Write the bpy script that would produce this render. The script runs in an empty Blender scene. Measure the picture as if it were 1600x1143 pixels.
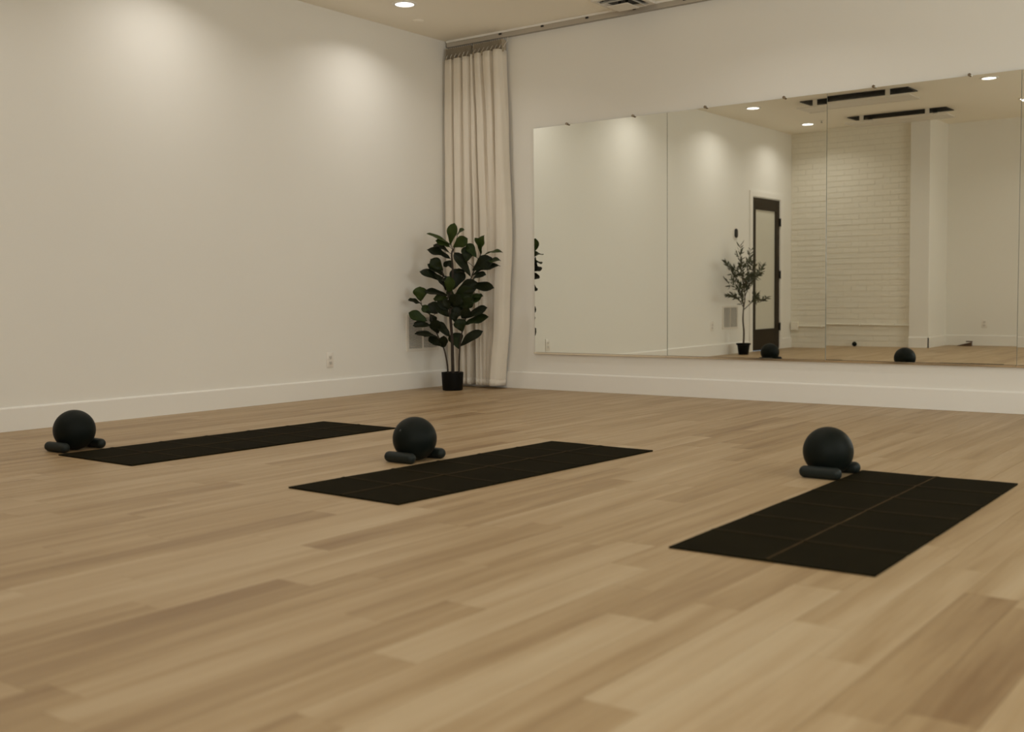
import bpy, bmesh, math, random
from mathutils import Vector, Matrix
random.seed(7)
C = bpy.context.scene.collection
SC = bpy.context.scene

# ------------------------------------------------------------------ camera
cam_d = bpy.data.cameras.new('camera')
cam = bpy.data.objects.new('camera', cam_d); C.objects.link(cam)
cam_d.sensor_width = 36.0
cam_d.lens = 36.0 * 1728.36 / 1600.0
right = Vector((0.8020179503754316, 0.5972392235570352, -0.008515698478791456))
up = Vector((-0.02964108892288126, 0.054035625935941876, 0.998098971533974))
fwd = Vector((-0.5965640058896092, 0.8002408768456537, -0.061040362894084245))
cam.matrix_world = Matrix(((right.x, up.x, -fwd.x, 6.12546), (right.y, up.y, -fwd.y, -7.34891),
                           (right.z, up.z, -fwd.z, 0.742), (0, 0, 0, 1)))
cam_d.clip_start = 0.05
cam_d.dof.use_dof = True
cam_d.dof.focus_distance = 6.8
cam_d.dof.aperture_fstop = 2.5
SC.camera = cam

# ------------------------------------------------------------------ world, exposure, large lights
SC.view_settings.view_transform = 'Standard'
SC.view_settings.look = 'None'
SC.view_settings.gamma = 1
SC.view_settings.use_curve_mapping = False
SC.view_settings.exposure = 0.0
SC.cycles.max_bounces = 14
SC.cycles.diffuse_bounces = 9
SC.cycles.glossy_bounces = 6
SC.cycles.sample_clamp_indirect = 8
w = bpy.data.worlds.new('world'); SC.world = w; w.use_nodes = True
w.node_tree.nodes['Background'].inputs[0].default_value = (0.72, 0.84, 1.0, 1)
w.node_tree.nodes['Background'].inputs[1].default_value = 1.2

H = 2.915            # ceiling height
XR = 8.4             # right wall
YF = -7.95            # recess wall behind the camera
YB = -7.25           # painted brick wall
PX0, PX1 = 1.62, 1.86  # pilaster
LAMP_W = 4.3
LAMP_COL = (1.0, 0.955, 0.89)
# fill daylight through an assumed, unseen side window (the light stands outside the glass)
wl = bpy.data.lights.new('unseen_window_fill', 'AREA'); wl.shape = 'RECTANGLE'; wl.size = 2.6; wl.size_y = 1.7
wl.energy = 112; wl.color = (1.0, 0.975, 0.945)
wo = bpy.data.objects.new('unseen_window_fill', wl); C.objects.link(wo)
wo.location = (XR + 0.35, -3.0, 1.75); wo.rotation_euler = (0, math.radians(90), 0)
wl2 = bpy.data.lights.new('unseen_rear_window_fill', 'AREA'); wl2.shape = 'RECTANGLE'; wl2.size = 2.5; wl2.size_y = 1.6  # fill light from behind the camera, through an assumed, unseen window
wl2.energy = 106; wl2.color = (1.0, 0.975, 0.945)
wo2 = bpy.data.objects.new('unseen_rear_window_fill', wl2); C.objects.link(wo2)
wo2.location = (6.7, YF - 0.35, 1.75); wo2.rotation_euler = (math.radians(90), 0, 0)

# ------------------------------------------------------------------ helpers
def tag(o, label=None, cat=None, group=None, kind=None):
    if label: o['label'] = label
    if cat: o['category'] = cat
    if group: o['group'] = group
    if kind: o['kind'] = kind
    return o
def thing(name, label, cat, loc=(0, 0, 0), rz=0, group=None):
    o = bpy.data.objects.new(name, None); C.objects.link(o)
    o.empty_display_size = 0.1
    o.location = loc; o.rotation_euler = (0, 0, rz)
    return tag(o, label, cat, group)
def smooth(me, ang=40):
    me.polygons.foreach_set('use_smooth', [True] * len(me.polygons))
    try: me.set_sharp_from_angle(angle=math.radians(ang))
    except Exception: pass
def obj(name, bm, mat, parent=None, sm=True, ang=40):
    me = bpy.data.meshes.new(name); bm.to_mesh(me); bm.free()
    if not isinstance(mat, (list, tuple)): mat = [mat]
    for m in mat: me.materials.append(m)
    if sm: smooth(me, ang)
    o = bpy.data.objects.new(name, me); C.objects.link(o)
    if parent: o.parent = parent
    return o
def pydata(name, vs, fs, mat, parent=None, sm=True, ang=180):
    me = bpy.data.meshes.new(name); me.from_pydata(vs, [], fs); me.update()
    me.materials.append(mat)
    if sm: smooth(me, ang)
    o = bpy.data.objects.new(name, me); C.objects.link(o)
    if parent: o.parent = parent
    return o
def box(bm, x0, x1, y0, y1, z0, z1, bev=0.0, seg=1):
    ret = bmesh.ops.create_cube(bm, size=1)
    vs = ret['verts']
    for v in vs:
        v.co = Vector(((x0 + x1) / 2 + v.co.x * (x1 - x0), (y0 + y1) / 2 + v.co.y * (y1 - y0), (z0 + z1) / 2 + v.co.z * (z1 - z0)))
    if bev > 0:
        es = list({e for v in vs for e in v.link_edges})
        bmesh.ops.bevel(bm, geom=es, offset=bev, segments=seg, profile=0.5, affect='EDGES')
    return bm
def boxo(name, dims, mat, parent=None, bev=0.0, seg=1):
    return obj(name, box(bmesh.new(), *dims, bev=bev, seg=seg), mat, parent, sm=bev > 0, ang=35)
def lathe(prof, n=32, M=None):
    bm = bmesh.new(); rings = []
    for r, z in prof:
        if r < 1e-6: rings.append([bm.verts.new((0, 0, z))])
        else: rings.append([bm.verts.new((r * math.cos(2 * math.pi * i / n), r * math.sin(2 * math.pi * i / n), z)) for i in range(n)])
    for a, b in zip(rings, rings[1:]):
        for i in range(n):
            j = (i + 1) % n
            if len(a) == 1 and len(b) > 1: bm.faces.new((a[0], b[j], b[i]))
            elif len(b) == 1 and len(a) > 1: bm.faces.new((a[i], a[j], b[0]))
            elif len(a) > 1: bm.faces.new((a[i], a[j], b[j], b[i]))
    bmesh.ops.recalc_face_normals(bm, faces=bm.faces[:])
    if M is not None: bmesh.ops.transform(bm, matrix=M, verts=bm.verts[:])
    return bm
def tube(pts, rads, n=8, bm=None, cap=True):
    bm = bm or bmesh.new(); pts = [Vector(p) for p in pts]; rings = []
    ref = Vector((0.31, 0.87, 0.12)).normalized()
    for i, p in enumerate(pts):
        t = (pts[min(i + 1, len(pts) - 1)] - pts[max(i - 1, 0)]).normalized()
        a = t.cross(ref).normalized(); b = t.cross(a).normalized()
        r = rads[i] if isinstance(rads, (list, tuple)) else rads
        rings.append([bm.verts.new(p + (a * math.cos(2 * math.pi * k / n) + b * math.sin(2 * math.pi * k / n)) * r) for k in range(n)])
    for A, B in zip(rings, rings[1:]):
        for k in range(n): bm.faces.new((A[k], A[(k + 1) % n], B[(k + 1) % n], B[k]))
    if cap: bm.faces.new(rings[0][::-1]); bm.faces.new(rings[-1])
    bmesh.ops.recalc_face_normals(bm, faces=bm.faces[:])
    return bm
def catmull(P, n):
    out = []; m = len(P)
    for i in range(m - 1):
        p0 = P[max(i - 1, 0)]; p1 = P[i]; p2 = P[i + 1]; p3 = P[min(i + 2, m - 1)]
        for k in range(n):
            t = k / n
            out.append(tuple(0.5 * (2 * b + (c - a) * t + (2 * a - 5 * b + 4 * c - d) * t * t + (-a + 3 * b - 3 * c + d) * t ** 3) for a, b, c, d in zip(p0, p1, p2, p3)))
    out.append(tuple(P[-1])); return out

# ------------------------------------------------------------------ materials
def mat(name, col, rough=0.6, metal=0.0, var=0.04, scale=6.0, bump=0.0, bscale=200.0, spec=0.5, emit=None, sheen=0.0):
    m = bpy.data.materials.new(name); m.use_nodes = True; nt = m.node_tree; N = nt.nodes; L = nt.links
    b = N['Principled BSDF']; b.inputs['Roughness'].default_value = rough; b.inputs['Metallic'].default_value = metal
    b.inputs['Specular IOR Level'].default_value = spec
    if sheen: b.inputs['Sheen Weight'].default_value = sheen; b.inputs['Sheen Roughness'].default_value = 0.6
    tc = N.new('ShaderNodeTexCoord'); no = N.new('ShaderNodeTexNoise'); no.inputs['Scale'].default_value = scale
    no.inputs['Detail'].default_value = 4
    L.new(tc.outputs['Object'], no.inputs['Vector'])
    mx = N.new('ShaderNodeMix'); mx.data_type = 'RGBA'
    mx.inputs[6].default_value = (*[c * (1 - var) for c in col], 1); mx.inputs[7].default_value = (*[min(1, c * (1 + var)) for c in col], 1)
    L.new(no.outputs['Fac'], mx.inputs[0]); L.new(mx.outputs[2], b.inputs['Base Color'])
    if bump:
        n2 = N.new('ShaderNodeTexNoise'); n2.inputs['Scale'].default_value = bscale; n2.inputs['Detail'].default_value = 3
        L.new(tc.outputs['Object'], n2.inputs['Vector'])
        bp = N.new('ShaderNodeBump'); bp.inputs['Strength'].default_value = bump; bp.inputs['Distance'].default_value = 0.002
        L.new(n2.outputs['Fac'], bp.inputs['Height']); L.new(bp.outputs['Normal'], b.inputs['Normal'])
    if emit: b.inputs['Emission Color'].default_value = (*emit[0], 1); b.inputs['Emission Strength'].default_value = emit[1]
    return m
M_wall = mat('wall_paint', (0.82, 0.80, 0.75), 0.55, var=0.012, scale=1.2, bump=0.12, bscale=160, spec=0.35)
M_ceil = mat('ceiling_paint', (0.92, 0.88, 0.785), 0.85, var=0.015, scale=1.0, bump=0.1, bscale=120, spec=0.2)
M_base = mat('trim_paint', (0.83, 0.81, 0.765), 0.4, var=0.01, scale=2, spec=0.4)
M_brick = mat('painted_brick', (0.81, 0.77, 0.67), 0.6, var=0.05, scale=14, bump=0.5, bscale=60, spec=0.3)
M_mortar = mat('painted_mortar', (0.80, 0.76, 0.66), 0.75, var=0.05, scale=20, bump=0.5, bscale=90, spec=0.2)
M_plastic = mat('white_plastic', (0.80, 0.76, 0.70), 0.35, var=0.01)
M_socket = mat('socket_plastic', (0.70, 0.66, 0.60), 0.35, var=0.01)
M_dark = mat('dark_void', (0.015, 0.012, 0.010), 0.7, var=0.1)
M_slot = mat('slot_black', (0.02, 0.018, 0.015), 0.5, var=0.05)
M_doorf = mat('bronze_door_paint', (0.026, 0.018, 0.009), 0.5, var=0.08, spec=0.2)
M_hinge = mat('black_hinge', (0.012, 0.011, 0.010), 0.35, metal=0.3, var=0.05)
M_frost = mat('frosted_glass', (0.62, 0.60, 0.51), 0.28, var=0.05, scale=2.5, bump=0.15, bscale=300, spec=0.6)
M_vent = mat('vent_enamel', (0.74, 0.70, 0.63), 0.4, var=0.02)
M_metal = mat('track_metal', (0.50, 0.46, 0.40), 0.35, metal=0.35, var=0.03)
M_chrome = mat('chrome', (0.80, 0.72, 0.60), 0.12, metal=1.0, var=0.02)
M_clip = mat('mirror_clip_metal', (0.35, 0.30, 0.24), 0.2, metal=1.0, var=0.03)
M_edge = mat('mirror_edge', (0.30, 0.30, 0.24), 0.25, var=0.04)
M_ball = mat('ball_rubber', (0.0075, 0.0098, 0.0078), 0.46, var=0.12, scale=9, bump=0.25, bscale=900, spec=0.10)
M_plug = mat('ball_plug', (0.03, 0.032, 0.028), 0.5, var=0.05)
M_weight = mat('weight_silicone', (0.011, 0.015, 0.013), 0.5, var=0.10, scale=12, bump=0.15, bscale=700, spec=0.25)
M_mat = mat('mat_rubber', (0.0115, 0.0092, 0.0036), 0.85, var=0.35, scale=5, bump=0.35, bscale=260, spec=0.035)
M_crease = mat('mat_crease_wear', (0.070, 0.045, 0.020), 0.8, var=0.7, scale=14, spec=0.05)
M_pot = mat('pot_plastic', (0.004, 0.004, 0.0035), 0.5, var=0.1, spec=0.15)
M_soil = mat('soil_moss', (0.02, 0.014, 0.008), 0.95, var=0.5, scale=50, bump=1.0, bscale=120)
M_bark = mat('plant_stem', (0.030, 0.018, 0.010), 0.75, var=0.35, scale=40, bump=0.6, bscale=90)
M_bark2 = mat('olive_bark', (0.062, 0.042, 0.024), 0.8, var=0.35, scale=40, bump=0.6, bscale=90)
M_olive = mat('olive_leaf', (0.050, 0.056, 0.022), 0.55, var=0.4, scale=9)
M_twist = mat('curtain_tape', (0.40, 0.34, 0.25), 0.7, var=0.15, scale=60)
M_brown = mat('brown_wood', (0.085, 0.045, 0.022), 0.6, var=0.3, scale=30)
M_lens = mat('lamp_lens', (0.9, 0.9, 0.9), 0.5, emit=((1.0, 0.98, 0.93), 4.0))

def leafmat(name, col, col2):
    m = bpy.data.materials.new(name); m.use_nodes = True; nt = m.node_tree; N = nt.nodes; L = nt.links
    b = N['Principled BSDF']; b.inputs['Roughness'].default_value = 0.42; b.inputs['Specular IOR Level'].default_value = 0.14
    tc = N.new('ShaderNodeTexCoord'); wv = N.new('ShaderNodeTexWave'); wv.bands_direction = 'DIAGONAL'
    wv.inputs['Scale'].default_value = 22; wv.inputs['Distortion'].default_value = 2
    L.new(tc.outputs['Object'], wv.inputs['Vector'])
    no = N.new('ShaderNodeTexNoise'); no.inputs['Scale'].default_value = 16; L.new(tc.outputs['Object'], no.inputs['Vector'])
    mx = N.new('ShaderNodeMix'); mx.data_type = 'RGBA'; mx.inputs[6].default_value = (*col, 1); mx.inputs[7].default_value = (*col2, 1)
    L.new(no.outputs['Fac'], mx.inputs[0]); L.new(mx.outputs[2], b.inputs['Base Color'])
    bp = N.new('ShaderNodeBump'); bp.inputs['Strength'].default_value = 0.25; bp.inputs['Distance'].default_value = 0.002
    L.new(wv.outputs['Fac'], bp.inputs['Height']); L.new(bp.outputs['Normal'], b.inputs['Normal'])
    return m
M_leaf = [leafmat('fig_leaf_dark', (0.007, 0.009, 0.004), (0.013, 0.018, 0.006)),
          leafmat('fig_leaf_deep', (0.009, 0.014, 0.004), (0.018, 0.028, 0.007)),
          leafmat('fig_leaf_green', (0.014, 0.026, 0.005), (0.026, 0.044, 0.009)),
          leafmat('fig_leaf_bright', (0.024, 0.040, 0.008), (0.040, 0.060, 0.012))]

def floormat():
    m = bpy.data.materials.new('oak_plank'); m.use_nodes = True; nt = m.node_tree; N = nt.nodes; L = nt.links
    b = N['Principled BSDF']; b.inputs['Specular IOR Level'].default_value = 0.45
    geo = N.new('ShaderNodeNewGeometry'); oi = N.new('ShaderNodeObjectInfo')
    at = N.new('ShaderNodeAttribute'); at.attribute_name = 'tone'
    sp = N.new('ShaderNodeSeparateColor'); L.new(oi.outputs['Color'], sp.inputs[0])
    tone = N.new('ShaderNodeMath'); tone.operation = 'ADD'; L.new(sp.outputs[0], tone.inputs[0]); L.new(at.outputs['Fac'], tone.inputs[1])
    off = N.new('ShaderNodeMath'); off.operation = 'MULTIPLY'; off.inputs[1].default_value = 91.7; L.new(tone.outputs[0], off.inputs[0])
    cx = N.new('ShaderNodeCombineXYZ'); L.new(off.outputs[0], cx.inputs[0]); L.new(off.outputs[0], cx.inputs[1]); L.new(off.outputs[0], cx.inputs[2])
    ad = N.new('ShaderNodeVectorMath'); ad.operation = 'ADD'; L.new(geo.outputs['Position'], ad.inputs[0]); L.new(cx.outputs[0], ad.inputs[1])
    def streak(sx, sy, detail, rough=0.6):
        mp = N.new('ShaderNodeMapping'); mp.inputs['Scale'].default_value = (sx, sy, 1); L.new(ad.outputs[0], mp.inputs['Vector'])
        n = N.new('ShaderNodeTexNoise'); n.inputs['Scale'].default_value = 1.0; n.inputs['Detail'].default_value = detail
        n.inputs['Roughness'].default_value = rough; n.inputs['Distortion'].default_value = 0.35
        L.new(mp.outputs[0], n.inputs['Vector']); return n
    wide = streak(15, 0.8, 4); fine = streak(120, 2.6, 5, 0.65)
    ramp = N.new('ShaderNodeValToRGB'); e = ramp.color_ramp.elements
    e[0].position = 0.0; e[0].color = (0.225, 0.133, 0.058, 1)
    e[1].position = 1.0; e[1].color = (0.49, 0.375, 0.235, 1)
    k = ramp.color_ramp.elements.new(0.45); k.color = (0.365, 0.250, 0.130, 1)
    k = ramp.color_ramp.elements.new(0.72); k.color = (0.435, 0.315, 0.183, 1)
    def math_(op, a, bb):
        x = N.new('ShaderNodeMath'); x.operation = op
        for i, v in enumerate((a, bb)):
            if isinstance(v, float): x.inputs[i].default_value = v
            else: L.new(v, x.inputs[i])
        return x.outputs[0]
    t = math_('ADD', tone.outputs[0], math_('MULTIPLY', math_('SUBTRACT', wide.outputs['Fac'], 0.5), 1.4))
    t = math_('ADD', t, math_('MULTIPLY', math_('SUBTRACT', fine.outputs['Fac'], 0.5), 0.45))
    L.new(t, ramp.inputs[0]); L.new(ramp.outputs[0], b.inputs['Base Color'])
    rr = math_('ADD', 0.36, math_('MULTIPLY', fine.outputs['Fac'], 0.16)); L.new(rr, b.inputs['Roughness'])
    bp = N.new('ShaderNodeBump'); bp.inputs['Strength'].default_value = 0.10; bp.inputs['Distance'].default_value = 0.001
    L.new(fine.outputs['Fac'], bp.inputs['Height']); L.new(bp.outputs['Normal'], b.inputs['Normal'])
    return m
M_floor = floormat()
M_sub = mat('underlay', (0.10, 0.065, 0.035), 0.9)

def fabric():
    m = bpy.data.materials.new('linen_curtain'); m.use_nodes = True; nt = m.node_tree; N = nt.nodes; L = nt.links
    b = N['Principled BSDF']; b.inputs['Roughness'].default_value = 0.9; b.inputs['Specular IOR Level'].default_value = 0.1
    b.inputs['Sheen Weight'].default_value = 0.15
    tc = N.new('ShaderNodeTexCoord'); mp = N.new('ShaderNodeMapping'); mp.inputs['Scale'].default_value = (160, 160, 5)
    L.new(tc.outputs['Object'], mp.inputs['Vector'])
    n = N.new('ShaderNodeTexNoise'); n.inputs['Scale'].default_value = 1; n.inputs['Detail'].default_value = 4; L.new(mp.outputs[0], n.inputs['Vector'])
    mp2 = N.new('ShaderNodeMapping'); mp2.inputs['Scale'].default_value = (8, 8, 260); L.new(tc.outputs['Object'], mp2.inputs['Vector'])
    n2 = N.new('ShaderNodeTexNoise'); n2.inputs['Scale'].default_value = 1; n2.inputs['Detail'].default_value = 3; L.new(mp2.outputs[0], n2.inputs['Vector'])
    mx = N.new('ShaderNodeMix'); mx.data_type = 'RGBA'; mx.inputs[6].default_value = (0.84, 0.765, 0.655, 1); mx.inputs[7].default_value = (0.92, 0.865, 0.77, 1)
    L.new(n.outputs['Fac'], mx.inputs[0]); L.new(mx.outputs[2], b.inputs['Base Color'])
    bp = N.new('ShaderNodeBump'); bp.inputs['Strength'].default_value = 0.3; bp.inputs['Distance'].default_value = 0.001
    L.new(n2.outputs['Fac'], bp.inputs['Height']); L.new(bp.outputs['Normal'], b.inputs['Normal'])
    tr = N.new('ShaderNodeBsdfTranslucent'); tr.inputs[0].default_value = (0.55, 0.42, 0.28, 1)
    ms = N.new('ShaderNodeMixShader'); ms.inputs[0].default_value = 0.15
    L.new(b.outputs[0], ms.inputs[1]); L.new(tr.outputs[0], ms.inputs[2]); L.new(ms.outputs[0], N['Material Output'].inputs[0])
    return m
M_curt = fabric()

def mirrormat():
    m = bpy.data.materials.new('mirror_glass'); m.use_nodes = True; N = m.node_tree.nodes; L = m.node_tree.links
    N.remove(N['Principled BSDF']); g = N.new('ShaderNodeBsdfGlossy'); g.inputs['Roughness'].default_value = 0.0
    tc = N.new('ShaderNodeTexCoord'); no = N.new('ShaderNodeTexNoise'); no.inputs['Scale'].default_value = 1.5
    L.new(tc.outputs['Object'], no.inputs['Vector'])
    mx = N.new('ShaderNodeMix'); mx.data_type = 'RGBA'; mx.inputs[6].default_value = (0.90, 0.915, 0.86, 1); mx.inputs[7].default_value = (0.92, 0.93, 0.88, 1)
    L.new(no.outputs['Fac'], mx.inputs[0]); L.new(mx.outputs[2], g.inputs['Color'])
    L.new(g.outputs[0], N['Material Output'].inputs[0]); return m
M_mirror = mirrormat()
def glassmat():
    m = bpy.data.materials.new('window_glass'); m.use_nodes = True; N = m.node_tree.nodes; L = m.node_tree.links
    N.remove(N['Principled BSDF']); t = N.new('ShaderNodeBsdfTransparent'); t.inputs[0].default_value = (.93, .95, .93, 1)
    g = N.new('ShaderNodeBsdfGlossy'); g.inputs['Roughness'].default_value = 0.02
    ms = N.new('ShaderNodeMixShader'); ms.inputs[0].default_value = 0.06
    L.new(t.outputs[0], ms.inputs[1]); L.new(g.outputs[0], ms.inputs[2]); L.new(ms.outputs[0], N['Material Output'].inputs[0]); return m
M_glass = glassmat()

# ------------------------------------------------------------------ room shell
def struct(name, dims, m, parent=None, bev=0.0):
    o = boxo(name, dims, m, parent, bev)
    if parent is None: o['kind'] = 'structure'
    return o
def struct_multi(name, boxes, m):
    bm = bmesh.new()
    for b in boxes: box(bm, *b)
    return tag(obj(name, bm, m, sm=False), kind='structure')
T = 0.12
DY0, DY1, DZ = -6.87, -5.99, 2.01     # door opening in the left wall
struct_multi('wall_left', [(-T, 0, DY1, T, 0, H), (-T, 0, YB - T, DY0, 0, H), (-T, 0, DY0, DY1, DZ, H)], M_wall)
struct('wall_back', (0, XR + T, 0, T, 0, H), M_wall)
WY0, WY1, WZ0, WZ1 = -4.4, -1.6, 0.85, 2.6
struct_multi('wall_right', [(XR, XR + T, YF - T, WY0, 0, H), (XR, XR + T, WY1, 0, 0, H), (XR, XR + T, WY0, WY1, 0, WZ0), (XR, XR + T, WY0, WY1, WZ1, H)], M_wall)
VX0, VX1 = 5.4, 8.0
struct_multi('wall_front', [(PX1, VX0, YF - T, YF, 0, H), (VX1, XR, YF - T, YF, 0, H), (VX0, VX1, YF - T, YF, 0, WZ0), (VX0, VX1, YF - T, YF, WZ1, H)], M_wall)
struct('pilaster', (PX0, PX1, YF - T, YB + 0.08, 0, H), M_wall)
struct('ceiling', (-T, XR + T, YF - T, T, H, H + 0.1), M_ceil)

# painted brick wall, its bricks one by one
bw = struct('wall_brick', (0, PX0, YB - T, YB - 0.0042, 0, H), M_mortar)
me_b = None; bricks = []
BL, BH, J = 0.206, 0.0630, 0.0105
row = 0; z = 0.0
rowpr = [random.uniform(0.0, 0.0030) for _ in range(60)]
while z < H - 0.01:
    h = min(BH, H - z - 0.002); x = -(BL + J) / 2 if row % 2 else 0.0
    while x < PX0:
        a = max(x, 0.001); b = min(x + BL, PX0 - 0.001)
        if b - a > 0.03: bricks.append((a, b, z, z + h, rowpr[row]))
        x += BL + 0.0008
    z += BH + J; row += 1
bm0 = box(bmesh.new(), -.5, .5, -.5, .5, -.5, .5)
me_b = bpy.data.meshes.new('brick'); bm0.free()
bm0 = bmesh.new(); box(bm0, -.5, .5, -.5, .5, -.5, .5)
front = [f for f in bm0.faces if f.normal.y > 0.9]
bmesh.ops.bevel(bm0, geom=front[0].edges[:], offset=0.035, segments=2, affect='EDGES')
bm0.to_mesh(me_b); bm0.free(); me_b.materials.append(M_brick); smooth(me_b, 60)
bricks.sort(key=lambda b: abs((b[2] + b[3]) / 2 - 1.35))
rest = bmesh.new()
for i, (a, b, z0, z1, rp) in enumerate(bricks):
    pr = rp + random.uniform(0.0002, 0.0012)
    if i < 300:
        o = bpy.data.objects.new('brick', me_b); C.objects.link(o); o.parent = bw
        o.location = ((a + b) / 2, YB - 0.006 + pr, (z0 + z1) / 2); o.scale = (b - a, 0.012, z1 - z0)
        o.rotation_euler = (random.uniform(-.03, .03), 0, random.uniform(-.008, .008))
    else: box(rest, a, b, YB - 0.012, YB + pr, z0, z1)
if len(rest.verts): tag(obj('brick_remainder', rest, M_brick, bw, sm=False), kind='stuff')
else: rest.free()

# floor: underlay and planks
fl = struct('floor', (-T, XR + T, YF - T, T, -0.06, -0.012), M_sub)
PW = 0.127; X0 = 4.64 - 37 * PW
joint = {}
def rowof(x): return int(math.floor((x - X0) / PW))
for x, y in ((4.45, -4.475), (4.57, -4.73), (4.70, -4.93), (4.83, -5.155), (5.21, -4.965), (5.34, -5.18), (5.50, -4.50), (5.59, -5.385)):
    joint.setdefault(rowof(x), []).append(y)
tones = [((5.52, -4.8), .18), ((5.62, -5.0), .26), ((5.59, -5.6), .30), ((4.45, -5.0), .72), ((4.57, -4.9), .80), ((4.70, -5.4), .60), ((4.83, -5.4), .86),
         ((4.96, -5.2), .30), ((5.21, -5.3), .90), ((5.34, -5.4), .72), ((5.34, -4.8), .68), ((4.70, -4.7), .52), ((4.57, -4.5), .50), ((4.45, -4.3), .52), ((4.83, -4.9), .42)]
def pxfloor(u, v):
    # the floor point that a given sight line of the survey meets
    d = right * ((u - 800) / 1728.36) - up * ((v - 571.5) / 1728.36) + fwd
    t = -0.742 / d.z
    return (6.12546 + d.x * t, -7.34891 + d.y * t)
for u, v, tn in ((690, 640, .20), (680, 652, .22), (700, 690, .26), (740, 700, .32), (620, 640, .34), (770, 620, .3), (1500, 1040, .2),
                 (60, 905, .22), (150, 880, .22), (420, 855, .74), (300, 925, .66), (450, 870, .72), (660, 810, .25), (780, 800, .22), (200, 960, .34), (100, 1000, .30),
                 (250, 1000, .34), (60, 1090, .30), (400, 1080, .38), (720, 810, .3), (1090, 681, .28), (1230, 672, .3), (180, 790, .3),
                 (60, 700, .34), (60, 735, .42), (500, 720, .6), (900, 660, .62), (1000, 760, .64), (1150, 700, .62), (1000, 1100, .85), (850, 1080, .5), (1400, 650, .5)):
    tones.append((pxfloor(u, v), tn))
planks = []
nrow = int((XR - X0) / PW) + 2
for r in range(nrow):
    xa = X0 + r * PW; xb = xa + PW
    a0 = max(xa, -0.0); b0 = min(xb, XR)
    if b0 - a0 < 0.01: continue
    js = sorted(joint.get(r, []))
    ys = []
    y = js[0] if js else -8.4 + random.uniform(0.2, 1.3)
    ys.append(y); k = y
    while k > YF + 0.35:
        k -= random.uniform(0.75, 1.25); ys.append(k)
    k = js[-1] if js else y
    while k < -0.25:
        k += random.uniform(0.75, 1.25); ys.append(k)
    ys = sorted(set([YF] + [q for q in ys if YF + 0.2 < q < -0.2] + [0.0]))
    for y0, y1 in zip(ys, ys[1:]): planks.append([a0, b0, y0, y1])
C0 = Vector((6.12546, -7.34891, 0.742))
def seen(p):
    best = -1
    for t in (0.02, 0.25, 0.5, 0.75, 0.98):
        q = Vector(((p[0] + p[1]) / 2, p[2] + (p[3] - p[2]) * t, 0)) - C0
        dz = q.dot(fwd)
        if dz < 0.5: continue
        u = 800 + 1728.36 * q.dot(right) / dz; v = 571.5 - 1728.36 * q.dot(up) / dz
        if -40 < u < 1640 and -40 < v < 1190: best = max(best, 1 / dz)
    return best
for p in planks:
    tn = min(max(random.gauss(0.53, 0.08), 0.25), 0.8)
    for (tx, ty), tv in tones:
        if p[0] <= tx < p[1] and p[2] <= ty < p[3]: tn = 0.52 + (tv - 0.52) * 0.82
    p.append(tn)
planks.sort(key=lambda p: -seen(p))
bmp = bmesh.new(); box(bmp, -.5, .5, -.5, .5, -1, 0)
me_p = bpy.data.meshes.new('plank'); bmp.to_mesh(me_p); bmp.free(); me_p.materials.append(M_floor)
G = 0.0004
rv, rf, rt = [], [], []
for i, (a, b, y0, y1, tn) in enumerate(planks):
    dz = random.uniform(-0.0002, 0.0)
    if i < 300:
        o = bpy.data.objects.new('plank', me_p); C.objects.link(o); o.parent = fl
        o.location = ((a + b) / 2, (y0 + y1) / 2, dz); o.scale = (b - a - 2 * G, y1 - y0 - 2 * G, 0.012)
        o.color = (tn, 0, 0, 1)
    else:
        s = len(rv)
        for zz in (-0.012, dz):
            rv += [(a + G, y0 + G, zz), (b - G, y0 + G, zz), (b - G, y1 - G, zz), (a + G, y1 - G, zz)]
        F = [(4, 5, 6, 7), (0, 1, 5, 4), (1, 2, 6, 5), (2, 3, 7, 6), (3, 0, 4, 7)]
        rf += [tuple(s + k for k in q) for q in F]; rt += [tn] * 5
if rf:
    o = pydata('plank_remainder', rv, rf, M_floor, fl, sm=False)
    at = o.data.attributes.new('tone', 'FLOAT', 'FACE'); at.data.foreach_set('value', rt)
    o.color = (0, 0, 0, 1); tag(o, kind='stuff')

# baseboards: a flat board with a small eased top
HB = 0.139; TB = 0.014
def baseboard(name, p0, p1, nrm):
    p0 = Vector((*p0, 0)); p1 = Vector((*p1, 0)); n = Vector((*nrm, 0))
    prof = [(0, 0.0005), (TB, 0.0005), (TB, HB - 0.010), (TB - 0.003, HB - 0.004), (TB - 0.008, HB), (0, HB)]
    vs, fs = [], []
    for p in (p0, p1):
        for d, z in prof: vs.append(tuple(p + n * d + Vector((0, 0, z))))
    k = len(prof)
    for i in range(k): j = (i + 1) % k; fs.append((i, j, k + j, k + i))
    fs.append(tuple(range(k))[::-1]); fs.append(tuple(range(k, 2 * k)))
    bm = bmesh.new(); V = [bm.verts.new(v) for v in vs]
    for f in fs: bm.faces.new([V[i] for i in f])
    bmesh.ops.recalc_face_normals(bm, faces=bm.faces[:])
    return tag(obj(name, bm, M_base, sm=False), kind='structure')
baseboard('baseboard_left', (0.0, DY1 + 0.075), (0.0, 0), (1, 0))
baseboard('baseboard_left_near', (0.0, YB + 0.001), (0.0, DY0 - 0.075), (1, 0))
baseboard('baseboard_back', (TB, 0), (XR - TB, 0), (0, -1))
baseboard('baseboard_right', (XR, YF + TB), (XR, 0), (-1, 0))
baseboard('baseboard_front', (PX1 + TB, YF), (XR, YF), (0, 1))
baseboard('baseboard_pilaster_side', (PX1, YF), (PX1, YB + 0.08 + TB), (1, 0))
baseboard('baseboard_pilaster_front', (PX0, YB + 0.08), (PX1 + TB, YB + 0.08), (0, 1))

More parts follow.
